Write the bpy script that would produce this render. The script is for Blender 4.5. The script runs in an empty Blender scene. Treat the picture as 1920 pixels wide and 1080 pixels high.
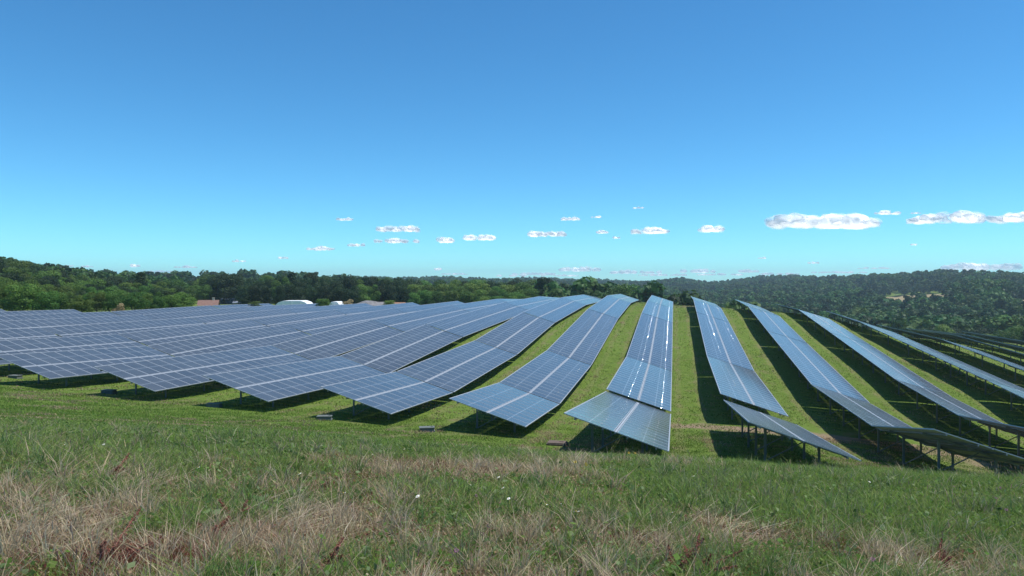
import bpy, bmesh, math, random
import numpy as np
from mathutils import Vector, Matrix, noise as mnoise
R = math.radians
scene = bpy.context.scene
COL = scene.collection
random.seed(7); rng = np.random.default_rng(7)

# ------------------------------------------------------------------ camera, sky, sun, exposure
F_PX, VX, HY = 1350.0, 1264.0, 525.0            # focal length in photo pixels, row vanishing column, horizon line
YAW = math.atan((VX - 960) / F_PX)              # the camera looks this far left of the row direction (+Y)
CY, SY = math.cos(YAW), math.sin(YAW)
cd = bpy.data.cameras.new('camera'); cam = bpy.data.objects.new('camera', cd); COL.objects.link(cam)
cd.sensor_width = 36; cd.lens = 36 * F_PX / 1920; cd.clip_start = 0.05; cd.clip_end = 300000
cam.location = (0, 0, 0); cam.rotation_euler = (R(90) - math.atan(15 / F_PX), 0, YAW)
scene.camera = cam

SUN_EL, SUN_AZ = R(66), R(80)                   # azimuth measured from +Y towards +X
w = bpy.data.worlds.new('World'); scene.world = w; w.use_nodes = True
nt = w.node_tree; bg = nt.nodes['Background']
sky = nt.nodes.new('ShaderNodeTexSky'); sky.sky_type = 'NISHITA'; sky.sun_disc = False
sky.sun_elevation = SUN_EL; sky.sun_rotation = SUN_AZ
sky.altitude = 1500; sky.air_density = 0.9; sky.dust_density = 0.1; sky.ozone_density = 1.6
hs = nt.nodes.new('ShaderNodeHueSaturation'); hs.inputs['Saturation'].default_value = 1.12
gr = nt.nodes.new('ShaderNodeMix'); gr.data_type = 'RGBA'; gr.blend_type = 'MULTIPLY'; gr.inputs['Factor'].default_value = 1; gr.inputs['B'].default_value = (0.505, 1.08, 1.26, 1)
nt.links.new(sky.outputs[0], hs.inputs['Color']); nt.links.new(hs.outputs[0], gr.inputs['A']); nt.links.new(gr.outputs['Result'], bg.inputs['Color'])
bg.inputs['Strength'].default_value = 0.125
sd = bpy.data.lights.new('sun', 'SUN'); sun = bpy.data.objects.new('sun', sd); COL.objects.link(sun)
sd.energy = 5.0; sd.angle = R(0.53); sd.color = (1.0, 0.96, 0.90)
sv = Vector((math.cos(SUN_EL) * math.sin(SUN_AZ), math.cos(SUN_EL) * math.cos(SUN_AZ), math.sin(SUN_EL)))
sun.rotation_euler = sv.to_track_quat('Z', 'Y').to_euler(); sun.location = (0, 0, 80)
scene.view_settings.view_transform = 'Standard'; scene.view_settings.look = 'None'
scene.view_settings.exposure = 0.1; scene.view_settings.gamma = 1.0
scene.cycles.max_bounces = 8; scene.cycles.transparent_max_bounces = 24; scene.cycles.volume_bounces = 1

# ------------------------------------------------------------------ small helpers
def ray(px):                                     # direction in plan of a photo column
    a = math.atan((px - 960) / F_PX) - YAW
    return math.sin(a), math.cos(a)
def at(px, depth):                               # plan position at a photo column and a distance along the view axis
    dx, dy = ray(px); k = depth / (dy * CY - dx * SY)
    return dx * k, dy * k
def zat(py, depth): return -(py - HY) * depth / F_PX
def tag(o, label=None, cat=None, group=None, kind=None):
    if label: o['label'] = label
    if cat: o['category'] = cat
    if group: o['group'] = group
    if kind: o['kind'] = kind
    return o
def link(o, parent=None):
    COL.objects.link(o)
    if parent is not None: o.parent = parent
    return o
def empty(name, loc, rot=(0, 0, 0)):
    o = bpy.data.objects.new(name, None); o.empty_display_size = 0.3; COL.objects.link(o)
    o.location = loc; o.rotation_euler = rot
    return o
def mesh_np(name, V, faces_flat, loop_tot, mats, mat_idx=None, smooth=False):
    me = bpy.data.meshes.new(name)
    V = np.asarray(V, dtype=np.float32); faces_flat = np.asarray(faces_flat, dtype=np.int32); loop_tot = np.asarray(loop_tot, dtype=np.int32)
    me.vertices.add(len(V)); me.vertices.foreach_set('co', V.ravel())
    me.loops.add(len(faces_flat)); me.loops.foreach_set('vertex_index', faces_flat)
    me.polygons.add(len(loop_tot))
    st = np.zeros(len(loop_tot), dtype=np.int32); st[1:] = np.cumsum(loop_tot)[:-1]
    me.polygons.foreach_set('loop_start', st)
    if mat_idx is not None: me.polygons.foreach_set('material_index', np.asarray(mat_idx, dtype=np.int32))
    me.polygons.foreach_set('use_smooth', np.full(len(loop_tot), smooth))
    for m in mats: me.materials.append(m)
    me.update(calc_edges=True); me.validate()
    return me
def add_col(me, cols, name='col'):               # per-vertex colour of the thing itself
    a = me.color_attributes.new(name, 'FLOAT_COLOR', 'POINT')
    c = np.ones((len(me.vertices), 4), dtype=np.float32); c[:, :3] = cols
    a.data.foreach_set('color', c.ravel())
class MB:
    def __init__(s): s.v = []; s.f = []; s.m = []
    def box(s, c, d, rot=None, m=0):
        b = len(s.v); Rm = rot if rot is not None else Matrix.Identity(3)
        for sx, sy_, sz in ((-1,-1,-1),(1,-1,-1),(1,1,-1),(-1,1,-1),(-1,-1,1),(1,-1,1),(1,1,1),(-1,1,1)):
            s.v.append(tuple(Vector(c) + Rm @ Vector((sx*d[0]/2, sy_*d[1]/2, sz*d[2]/2))))
        for q in ((0,3,2,1),(4,5,6,7),(0,1,5,4),(1,2,6,5),(2,3,7,6),(3,0,4,7)):
            s.f.append(tuple(b + i for i in q)); s.m.append(m)
    def bar(s, p, q, wx, wy, m=0):
        p, q = Vector(p), Vector(q); d = q - p
        s.box((p + q) / 2, (wx, wy, d.length), d.to_track_quat('Z', 'Y').to_matrix(), m)
    def tube(s, pts, rad, n=6, m=0):
        b0 = len(s.v); pts = [Vector(p) for p in pts]
        for i, p in enumerate(pts):
            d = (pts[min(i+1, len(pts)-1)] - pts[max(i-1, 0)]).normalized(); q = d.to_track_quat('Z', 'Y').to_matrix()
            for k in range(n):
                a = 2*math.pi*k/n; s.v.append(tuple(p + q @ Vector((math.cos(a)*rad[i], math.sin(a)*rad[i], 0))))
        for i in range(len(pts)-1):
            for k in range(n):
                a = b0+i*n+k; b = b0+i*n+(k+1) % n; s.f.append((a, b, b+n, a+n)); s.m.append(m)
        s.f.append(tuple(b0+(len(pts)-1)*n+k for k in range(n))); s.m.append(m)
    def face(s, pts, m=0):
        b = len(s.v); s.v += [tuple(p) for p in pts]; s.f.append(tuple(range(b, b+len(pts)))); s.m.append(m)
    def mesh(s, name, mats, smooth=False):
        me = bpy.data.meshes.new(name); me.from_pydata(s.v, [], s.f)
        for m in mats: me.materials.append(m)
        me.polygons.foreach_set('material_index', s.m)
        me.polygons.foreach_set('use_smooth', [smooth]*len(s.f)); me.update()
        return me
    def build(s, name, mats, parent=None, smooth=False):
        return link(bpy.data.objects.new(name, s.mesh(name, mats if isinstance(mats, list) else [mats], smooth)), parent)

# ------------------------------------------------------------------ material helpers
def new_mat(name):
    m = bpy.data.materials.new(name); m.use_nodes = True
    return m, m.node_tree, m.node_tree.nodes['Principled BSDF']
def N(t, typ, **kw):
    n = t.nodes.new(typ)
    for k, v in kw.items(): setattr(n, k, v)
    return n
def noise(t, scale, detail=4, rough=0.55, vec=None, dist=0.0):
    n = N(t, 'ShaderNodeTexNoise'); n.inputs['Scale'].default_value = scale; n.inputs['Detail'].default_value = detail
    n.inputs['Roughness'].default_value = rough; n.inputs['Distortion'].default_value = dist
    if vec is not None: t.links.new(vec, n.inputs['Vector'])
    return n.outputs['Fac']
def ramp(t, src, stops, interp='LINEAR'):
    r = N(t, 'ShaderNodeValToRGB'); cr = r.color_ramp; cr.interpolation = interp
    while len(cr.elements) < len(stops): cr.elements.new(0.5)
    for e, (p, c) in zip(cr.elements, stops):
        e.position = p; e.color = (*c, 1) if not isinstance(c, (int, float)) else (c, c, c, 1)
    t.links.new(src, r.inputs[0]); return r.outputs['Color']
def mix(t, fac, a, b, mode='MIX'):
    m = N(t, 'ShaderNodeMix', data_type='RGBA', blend_type=mode)
    for sock, val in ((m.inputs['Factor'], fac), (m.inputs['A'], a), (m.inputs['B'], b)):
        if hasattr(val, 'links'): t.links.new(val, sock)
        elif isinstance(val, (int, float)): sock.default_value = val
        else: sock.default_value = (*val, 1)
    return m.outputs['Result']
def math_n(t, op, a, b=None, c=None, clamp=False):
    m = N(t, 'ShaderNodeMath', operation=op); m.use_clamp = clamp
    for i, v in enumerate((a, b, c)):
        if v is None: continue
        if hasattr(v, 'links'): t.links.new(v, m.inputs[i])
        else: m.inputs[i].default_value = v
    return m.outputs[0]
def bump(t, p, h, strength, dist):
    b = N(t, 'ShaderNodeBump'); b.inputs['Strength'].default_value = strength; b.inputs['Distance'].default_value = dist
    t.links.new(h, b.inputs['Height']); t.links.new(b.outputs[0], p.inputs['Normal'])
def plain(name, col, rough=0.7, metal=0.0, var=0.15, scale=6.0, bumpy=0.0):
    m, t, p = new_mat(name); tc = N(t, 'ShaderNodeTexCoord')
    f = noise(t, scale, 5, 0.6, tc.outputs['Object'])
    lo = tuple(c * (1 - var) for c in col); hi = tuple(min(1, c * (1 + var)) for c in col)
    t.links.new(ramp(t, f, [(0.3, lo), (0.7, hi)]), p.inputs['Base Color'])
    p.inputs['Roughness'].default_value = rough; p.inputs['Metallic'].default_value = metal
    if bumpy: bump(t, p, f, bumpy, 0.02)
    return m

# ------------------------------------------------------------------ terrain: one height function for everything
CP = [  # x, y, ground height below the camera's eye
 (0,0,-1.55),(0,-15,0.6),(-20,0,-1.2),(20,0,-2.2),(-40,-5,0.2),(60,0,-6),
 (0,10,-3.2),(0,20,-4.95),(0,25,-6.1),(8,24,-6.15),(15,25,-6.6),(-10,10,-2.9),(10,10,-3.6),(-10,20,-4.7),(10,20,-5.0),(-22,20,-4.6),(25,24,-7.4),(-40,22,-4.2),(-60,25,-3.9),(20,14,-4.9),
 (-4,28,-7.0),(-2,46,-9.05),(-3,66.5,-8.75),(-3,98,-6.2),(-3,120,-5.2),(-3,141,-4.7),(-3,152,-4.8),(-3,160,-5.2),
 (-9,35.5,-7.95),(-9,46.5,-8.65),(-9,65,-8.25),(-9,97,-5.7),(-9,126,-4.5),(-9,157,-4.8),(-9,187,-6.4),
 (-16.4,35,-7.5),(-16.4,45,-8.0),(-16.4,73,-7.0),(-16.4,88,-5.8),(-16.4,114,-4.9),(-16.4,145,-4.7),(-16.4,176,-6.0),
 (-23.5,36,-7.2),(-23.5,52,-7.75),(-23.5,78,-6.0),(-23.5,104,-5.3),(-23.5,140,-5.0),
 (-30.6,35,-6.8),(-30.6,48,-7.2),(-30.6,68,-6.5),(-30.6,102,-5.6),(-30.6,135,-5.4),
 (-37.7,36,-6.4),(-37.7,60,-6.8),(-37.7,79,-6.3),(-37.7,99,-5.9),
 (-44.8,42,-6.5),(-44.8,71,-6.3),(-51.9,47,-5.9),(-51.9,82,-6.0),(-59,53,-5.6),(-59,93,-5.7),(-70,50,-5.3),(-80,60,-5.1),(-70,90,-5.6),(-60,120,-6.0),
 (5,29,-7.2),(3.5,44,-8.9),(7,49,-9.3),(5,66,-8.6),(6,94,-6.3),(4,106,-5.0),(5,128,-4.6),
 (11,31,-7.6),(11,40,-9.2),(11,57,-9.5),(11,83,-7.3),(11,125,-4.9),
 (18,41,-10),(18,49,-10),(18,62,-9.6),(18,86,-7.6),(18,130,-5.7),
 (25,58,-10.4),(25,64,-9.6),(25,84,-8.4),(25,123,-6.3),(25,104,-7.2),(32,77,-9.8),(32,122,-8.5),(39,92,-9.9),(39,112,-9.2),
 (46,109,-10.6),(53,125,-11.1),(53,150,-11.3),(45,60,-11.5),(60,80,-13),(30,34,-9.5),(40,36,-11),(66,150,-12.2),
 (0,200,-12),(-10,230,-14),(20,150,-8.5),(20,180,-14),(50,180,-16),(90,190,-19),(100,120,-17),
 (-40,180,-7.5),(-60,170,-7.5),(-90,150,-7),(-90,100,-5.4),(-100,70,-4.8),(-130,115,-4.5),(-120,150,-6.0),(-160,170,-6),
 (-165,148,-3.5),(-210,190,-2),(-260,190,5),(-200,110,3),(-330,150,16),(-150,60,-1),
 (-100,220,-9),(-60,260,-11),(-150,260,-9),(-300,420,-8)]
def far(px, dist, z):
    dx, dy = ray(px); CP.append((dx * dist, dy * dist, z - (6.5 if 750 < dist < 2200 else 0)))
for px, dist, z in [
 (1000,300,-18),(1000,500,-24),(1300,300,-26),(1300,500,-27),(1300,800,-24),(1700,300,-27),(1700,500,-28),(1700,650,-20),(1700,800,-10),(1920,300,-26),(1920,500,-26),
 (1000,900,-14),(1000,1800,-8.5),(1150,1800,-11),(1280,1600,-4),(1400,1750,-4),(1460,1700,-0.5),(1560,1300,-4.5),(1620,1300,-7),(1700,1150,-4),
 (1780,1050,2),(1840,1000,4),(1880,1000,0.5),(1920,1000,-1),(2100,1000,-6),(1840,700,-9),(1920,700,-14),(2300,700,-20),
 (800,400,-14),(800,900,-9),(600,400,-14),(600,900,-12),(300,500,-11),(300,900,-13),(0,600,0),(0,1000,0),
 (1000,3200,-60),(1300,3200,-60),(1700,3000,-60),(1920,3000,-60),(600,3000,-60),(0,3000,-50),(300,2000,-25),(800,2000,-12),(2400,2500,-60),
 (-600,400,25),(-600,1500,20),(3200,400,-40),(3200,1500,-40)]: far(px, dist, z)
for a in range(0, 360, 30):
    CP.append((math.cos(R(a))*7500, math.sin(R(a))*7500, -90.0))
for x, y, z in ((-60,-80,6),(60,-80,-2),(-300,-400,15),(300,-400,-20),(0,-1500,0),(1500,-1000,-40),(-1500,-1000,20)): CP.append((x, y, z))
CP = np.array(CP, dtype=float); SC = 60.0
def warp(x, y): return np.stack([np.arcsinh(np.asarray(x) / SC), np.arcsinh((np.asarray(y) - 40) / SC)], -1)
def tps(r2): return 0.5 * r2 * np.log(r2 + 1e-12)
P_ = warp(CP[:, 0], CP[:, 1]); n_ = len(P_)
K_ = tps(((P_[:, None] - P_[None]) ** 2).sum(-1)) + np.eye(n_) * 2e-4
A_ = np.zeros((n_+3, n_+3)); A_[:n_, :n_] = K_; A_[:n_, n_] = 1; A_[:n_, n_+1:] = P_; A_[n_, :n_] = 1; A_[n_+1:, :n_] = P_.T
W_ = np.linalg.solve(A_, np.concatenate([CP[:, 2], np.zeros(3)]))
def ground_np(x, y):
    x = np.asarray(x, float).ravel(); y = np.asarray(y, float).ravel(); out = np.empty(len(x))
    for i in range(0, len(x), 20000):
        q = warp(x[i:i+20000], y[i:i+20000]); d = ((q[:, None] - P_[None]) ** 2).sum(-1)
        out[i:i+20000] = tps(d) @ W_[:n_] + W_[n_] + q @ W_[n_+1:]
    r = np.hypot(x, y); a = np.clip((r - 260) / 900, 0, 1) * 3.2
    return out + a * (np.sin(x/83+1.3)*np.sin(y/97+.4) + .6*np.sin(x/41+y/57) + .5*np.sin(x/190-y/150+2))
def gz(x, y): return float(ground_np([x], [y])[0])

# ------------------------------------------------------------------ ground
def grid_axis(lo, hi, c, s, n):
    u = np.linspace(math.asinh((lo-c)/s), math.asinh((hi-c)/s), n); return np.sinh(u)*s + c
gx = grid_axis(-5000, 5000, 0, 45, 420); gy = grid_axis(-5000, 5000, 30, 45, 420)
GX, GY = np.meshgrid(gx, gy); GZ = ground_np(GX, GY)
micro = 0.035*(np.sin(GX*2.1+np.sin(GY*1.3)*2)*np.sin(GY*1.9+1) + .5*np.sin(GX*4.3+GY*3.1)).ravel()
V = np.stack([GX.ravel(), GY.ravel(), GZ + micro], 1); nx, ny = len(gx), len(gy)
i0 = (np.arange(ny-1)[:, None]*nx + np.arange(nx-1)[None]).ravel()
FL = np.stack([i0, i0+1, i0+nx+1, i0+nx], 1).ravel()

mg, t, p = new_mat('meadow')
geo = N(t, 'ShaderNodeNewGeometry'); pos = geo.outputs['Position']
sep = N(t, 'ShaderNodeSeparateXYZ'); t.links.new(pos, sep.inputs[0])
n1 = noise(t, 0.12, 6, 0.6, pos); n2 = noise(t, 1.7, 6, 0.7, pos); n3 = noise(t, 9.0, 4, 0.7, pos); n4 = noise(t, 0.45, 4, 0.6, pos)
g = ramp(t, n2, [(0.30, (0.080, 0.135, 0.018)), (0.5, (0.115, 0.185, 0.024)), (0.72, (0.165, 0.220, 0.040))])
g = mix(t, ramp(t, n3, [(0.35, 0.0), (0.75, 0.55)]), g, (0.120, 0.150, 0.045))
g = mix(t, ramp(t, n4, [(0.56, 0.0), (0.72, 0.65)]), g, (0.185, 0.160, 0.080))       # dry strawy places
def band(sock, c, hw, soft):                                                        # 1 inside c-hw..c+hw
    a = math_n(t, 'ABSOLUTE', math_n(t, 'SUBTRACT', sock, c))
    return math_n(t, 'SUBTRACT', 1.0, math_n(t, 'DIVIDE', math_n(t, 'SUBTRACT', a, hw), soft, clamp=True), clamp=True)
ywob = math_n(t, 'ADD', sep.outputs['Y'], math_n(t, 'MULTIPLY', noise(t, 0.35, 4, 0.7, pos), 5.0))
xwob = math_n(t, 'ADD', sep.outputs['X'], math_n(t, 'MULTIPLY', noise(t, 0.5, 4, 0.7, pos), 5.0))
track = math_n(t, 'MULTIPLY', band(ywob, 48.0, 0.9, 0.9), band(xwob, 29.0, 26.0, 2.0))   # bare service track across the rows
track2 = math_n(t, 'MULTIPLY', band(ywob, 44.5, 2.3, 1.2), band(xwob, 28.0, 9.0, 3.0))
farsoil = math_n(t, 'MULTIPLY', band(ywob, 136.0, 5.0, 3.0), band(xwob, 18.0, 12.0, 4.0))
grey = math_n(t, 'MULTIPLY', band(ywob, 158.0, 13.0, 4.0), band(xwob, -60.0, 14.0, 4.0))
soil = ramp(t, n3, [(0.3, (0.20, 0.135, 0.085)), (0.7, (0.32, 0.235, 0.165))])
msk = math_n(t, 'MAXIMUM', track, math_n(t, 'MAXIMUM', track2, farsoil))
msk = math_n(t, 'MULTIPLY', msk, ramp(t, n2, [(0.25, 0.35), (0.5, 1.0)]))
g = mix(t, msk, g, soil)
g = mix(t, grey, g, (0.19, 0.175, 0.165))
# faint wheel tracks along the lanes between the rows
xm = math_n(t, 'FRACT', math_n(t, 'DIVIDE', math_n(t, 'ADD', sep.outputs['X'], math_n(t, 'MULTIPLY', noise(t, 0.15, 2, 0.5, pos), 0.8)), 7.1))
wt = math_n(t, 'MAXIMUM', band(xm, 0.10, 0.018, 0.03), band(xm, 0.33, 0.018, 0.03))
g = mix(t, math_n(t, 'MULTIPLY', wt, ramp(t, n4, [(0.35, 0.1), (0.65, 0.55)])), g, (0.20, 0.175, 0.085))
# the rough bank in the foreground: dead thatch and bare earth under the weeds
fore = math_n(t, 'SUBTRACT', 1.0, math_n(t, 'DIVIDE', math_n(t, 'SUBTRACT', ywob, 15.0), 9.0, clamp=True), clamp=True)
thatch = ramp(t, n3, [(0.25, (0.075, 0.055, 0.030)), (0.5, (0.150, 0.105, 0.062)), (0.75, (0.250, 0.190, 0.115))])
g = mix(t, math_n(t, 'MULTIPLY', fore, ramp(t, n4, [(0.38, 0.25), (0.6, 0.9)])), g, thatch)
# open stubble fields on the far hillside
for (px, dist, rx, ry) in ((1712, 770, 33, 74), (1852, 900, 14, 40), (1925, 640, 9, 26)):
    dx, dy = ray(px); c = N(t, 'ShaderNodeVectorMath', operation='SUBTRACT'); t.links.new(pos, c.inputs[0]); c.inputs[1].default_value = (dx*dist, dy*dist, 0)
    s_ = N(t, 'ShaderNodeSeparateXYZ'); t.links.new(c.outputs[0], s_.inputs[0])
    e = math_n(t, 'ADD', math_n(t, 'POWER', math_n(t, 'DIVIDE', s_.outputs['X'], rx), 2), math_n(t, 'POWER', math_n(t, 'DIVIDE', s_.outputs['Y'], ry), 2))
    g = mix(t, math_n(t, 'LESS_THAN', e, 1.1), g, (0.30, 0.235, 0.125))
fw = N(t, 'ShaderNodeVectorMath', operation='LENGTH'); t.links.new(pos, fw.inputs[0])
wood = math_n(t, 'DIVIDE', math_n(t, 'SUBTRACT', fw.outputs['Value'], 1500.0), 300.0, clamp=True)
g = mix(t, wood, g, ramp(t, noise(t, 0.05, 5, 0.7, pos), [(0.3, (0.020, 0.045, 0.014)), (0.7, (0.050, 0.085, 0.025))]))
t.links.new(g, p.inputs['Base Color']); p.inputs['Roughness'].default_value = 0.95; p.inputs['Specular IOR Level'].default_value = 0.15
bump(t, p, math_n(t, 'ADD', n3, math_n(t, 'MULTIPLY', n2, 1.5)), 0.8, 0.10)
gm = mesh_np('ground', V, FL, np.full(len(i0), 4), [mg], smooth=True)
tag(link(bpy.data.objects.new('ground', gm)), kind='structure')

# distant blue mountain ridge far behind the hills
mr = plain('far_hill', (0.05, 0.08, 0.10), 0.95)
mb = MB()
for k in range(60):
    px0, px1 = 180 + k*5.5, 180 + (k+1)*5.5
    def rz(px): return 2 + 5.2*math.exp(-((px-312)/48)**2) + 2.2*math.exp(-((px-455)/25)**2) + .4*math.sin(px*.09)
    a, b, a2, b2 = at(px0, 4100), at(px1, 4100), at(px0, 4900), at(px1, 4900)
    za, zb = rz(px0)*4100/F_PX, rz(px1)*4100/F_PX
    mb.face([(a[0], a[1], -150), (b[0], b[1], -150), (b[0], b[1], zb*.6), (a[0], a[1], za*.6)])
    am, bm_ = at(px0, 4500), at(px1, 4500)
    mb.face([(a[0], a[1], za*.6), (b[0], b[1], zb*.6), (bm_[0], bm_[1], zb*1.06), (am[0], am[1], za*1.06)])
    mb.face([(am[0], am[1], za*1.06), (bm_[0], bm_[1], zb*1.06), (b2[0], b2[1], -150), (a2[0], a2[1], -150)])
tag(mb.build('hills', mr), kind='structure')

# haze: the air between here and the far hills
hz, t, p = new_mat('haze_air'); t.nodes.remove(p)
pv = N(t, 'ShaderNodeVolumePrincipled'); pv.inputs['Color'].default_value = (0.66, 0.87, 1.0, 1); pv.inputs['Density'].default_value = 0.00018
pv.inputs['Anisotropy'].default_value = 0.2
t.links.new(pv.outputs[0], t.nodes['Material Output'].inputs['Volume'])
mb = MB(); zb_ = float(GZ.min()) - 60; mb.box((0, 0, (zb_ + 70) / 2), (10400, 10400, 70 - zb_))
tag(mb.build('haze', hz), kind='stuff')

# ------------------------------------------------------------------ panel tables
def metal_mat(name, col, rough): return plain(name, col, rough, 0.85, 0.12, 3.0)
m_frame = plain('aluminium_frame', (0.40, 0.42, 0.44), 0.45, 0.35, 0.10, 3.0)
m_glint_clamp, t, p = new_mat('glint_clamp_metal'); p.inputs['Base Color'].default_value = (0.40, 0.41, 0.43, 1); p.inputs['Metallic'].default_value = 1; p.inputs['Roughness'].default_value = 0.14
bump(t, p, noise(t, 1.7, 3, 0.6, N(t, 'ShaderNodeNewGeometry').outputs['Position']), 0.10, 0.25)  # metal of the added glint clamps; slight bump varies their sparkle
m_bright = plain('bright_aluminium', (0.38, 0.40, 0.42), 0.5, 0.3, 0.08, 3.0)
m_steel = metal_mat('galvanised_steel', (0.26, 0.28, 0.28), 0.6)
m_back = plain('backsheet', (0.50, 0.52, 0.53), 0.6)
mgz, t, p = new_mat('cell_glass')
uvn = N(t, 'ShaderNodeUVMap'); su = N(t, 'ShaderNodeSeparateXYZ'); t.links.new(uvn.outputs[0], su.inputs[0])
def lines(sock, n, wd):
    fr = math_n(t, 'FRACT', math_n(t, 'MULTIPLY', sock, n)); a = math_n(t, 'ABSOLUTE', math_n(t, 'SUBTRACT', fr, 0.5))
    return math_n(t, 'GREATER_THAN', a, 0.5 - wd)
cell = math_n(t, 'MAXIMUM', lines(su.outputs['X'], 6, 0.016), lines(su.outputs['Y'], 24, 0.03))
midg = math_n(t, 'LESS_THAN', math_n(t, 'ABSOLUTE', math_n(t, 'SUBTRACT', su.outputs['Y'], 0.5)), 0.011)
g3 = N(t, 'ShaderNodeNewGeometry'); oi = N(t, 'ShaderNodeObjectInfo')
dust = noise(t, 0.9, 5, 0.65, g3.outputs['Position'])
base = mix(t, oi.outputs['Random'], (0.024, 0.025, 0.027), (0.040, 0.041, 0.043))
base = mix(t, ramp(t, dust, [(0.30, 0.04), (0.8, 0.36)]), base, (0.16, 0.16, 0.155))
base = mix(t, cell, base, (0.15, 0.16, 0.17)); base = mix(t, midg, base, (0.22, 0.235, 0.25))
t.links.new(base, p.inputs['Base Color'])
p.inputs['Roughness'].default_value = 0.22; p.inputs['IOR'].default_value = 1.52; p.inputs['Sheen Weight'].default_value = 0.3; p.inputs['Sheen Roughness'].default_value = 0.4; p.inputs['Specular Tint'].default_value = (1.0, 0.92, 0.80, 1)
t.links.new(ramp(t, dust, [(0.3, 0.10), (0.8, 0.22)]), p.inputs['Roughness'])
nb = noise(t, 1.1, 2, 0.5, g3.outputs['Position']); bump(t, p, nb, 0.05, 0.05)
m_glass = mgz

TH = R(17.5); MW, ML, PITCHM, GAPC = 1.0, 2.05, 1.025, 0.12     # module width and length, pitch along row, centre gap
def module_geo(mb, uvs, cx, cy):
    """one framed module lying flat, centred cx, cy; x runs down the slope, y along the row"""
    hx, hy, b, h = ML/2, MW/2, 0.032, 0.035
    o = [(-hx,-hy),(hx,-hy),(hx,hy),(-hx,hy)]; i = [(-hx+b,-hy+b),(hx-b,-hy+b),(hx-b,hy-b),(-hx+b,hy-b)]
    P = lambda q, z: (cx+q[0], cy+q[1], z)
    def add(pts, m, uv=None): mb.face(pts, m); uvs.append(uv or [(0, 0)]*len(pts))
    add([P(q, h-0.003) for q in i], 1, [(0,0),(0,1),(1,1),(1,0)])
    for k in range(4):
        l = (k+1) % 4
        add([P(o[k], h), P(o[l], h), P(i[l], h), P(i[k], h)], 0)
        add([P(o[k], 0), P(o[l], 0), P(o[l], h), P(o[k], h)], 0)
        add([P(i[k], h), P(i[l], h), P(i[l], h-0.003), P(i[k], h-0.003)], 0)
    add([P(q, 0.004) for q in reversed(o)], 2)
    for x0 in (0.42,):                                          # clamps on the near frame edge, added for sun glints, bevels tilted to suit
        a, b2, y0, y1 = x0-0.007, x0+0.007, -hy+0.010, -hy+0.028
        add([P((a, y0), h+.0015), P((b2, y0), h+.0006), P((b2, y1), h+.0144), P((a, y1), h+.0153)], 3)
        add([P((b2, y1), h), P((a, y1), h), P((a, y1), h+.0153), P((b2, y1), h+.0144)], 3)
def module_mesh(name, centres):
    mb = MB(); uvs = []
    for cx, cy in centres: module_geo(mb, uvs, cx, cy)
    # uv: X across the module (row direction), Y along its length
    me = mb.mesh(name, [m_frame, m_glass, m_back, m_glint_clamp]); ul = me.uv_layers.new(name='UVMap')
    flat = [c for f_ in uvs for uv in f_ for c in uv]; ul.data.foreach_set('uv', flat); return me
ONE = module_mesh('solar_module', [(0, 0)])
BANK, RAIL = {}, {}
def bank(n):
    if n not in BANK: BANK[n] = module_mesh('module_bank', [(0, (k-(n-1)/2)*PITCHM) for k in range(n)])
    return BANK[n]
def rail(L):
    key = round(L, 2)
    if key not in RAIL:
        mb = MB(); mb.box((0, 0, 0), (0.06, key, 0.07)); a = mb.mesh('purlin', [m_steel])
        mb = MB(); mb.box((0, 0, 0), (0.085, key, 0.02)); mb.box((0, 0, -0.03), (0.05, key, 0.04)); c = mb.mesh('centre_rail', [m_bright])
        RAIL[key] = (a, c)
    return RAIL[key]
EDGE = {}
def edge(L):
    key = round(L, 1)
    if key not in EDGE: mb = MB(); mb.box((0, 0, 0), (0.022, key-.02, 0.05)); EDGE[key] = mb.mesh('edge_trim', [m_bright])
    return EDGE[key]
mb = MB(); mb.box((0, 0, -0.10), (3.7, 0.06, 0.11)); RAFTER = mb.mesh('rafter', [m_steel])
def post_mesh(h):
    mb = MB(); mb.box((0, 0, -h/2), (0.10, 0.008, h)); mb.box((-0.046, 0.028, -h/2), (0.008, 0.05, h)); mb.box((0.046, 0.028, -h/2), (0.008, 0.05, h)); mb.box((0, 0.06, -0.06), (0.13, 0.012, 0.16))
    return mb.mesh('post', [m_steel])
POST_F, POST_R = post_mesh(1.7), post_mesh(2.5)
mb = MB(); mb.bar((-1.15, 0.09, -1.15), (0.55, 0.09, -0.16), 0.05, 0.04); BRACE = mb.mesh('brace', [m_steel])
def kid(name, me, par, loc, rot=(0, 0, 0)):
    o = bpy.data.objects.new(name, me); COL.objects.link(o); o.parent = par; o.location = loc; o.rotation_euler = rot; return o
W2 = (2*ML + GAPC)/2; WX = W2*math.cos(TH); CLR = 0.50; ZC = CLR + W2*math.sin(TH)
def xlow(k): return -7.1*(8-k) - 0.2
ORD = ['first','second','third','fourth','fifth','sixth','seventh','eighth','ninth','tenth','eleventh','twelfth','thirteenth']
def row_phrase(k):
    if k == 8: return 'straight-ahead row whose nearest table looks silver'
    if k < 8: return f'{ORD[8-k-1]} row left of the silver-ended row'
    return f'{ORD[k-9]} row right of the silver-ended row'
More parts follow.
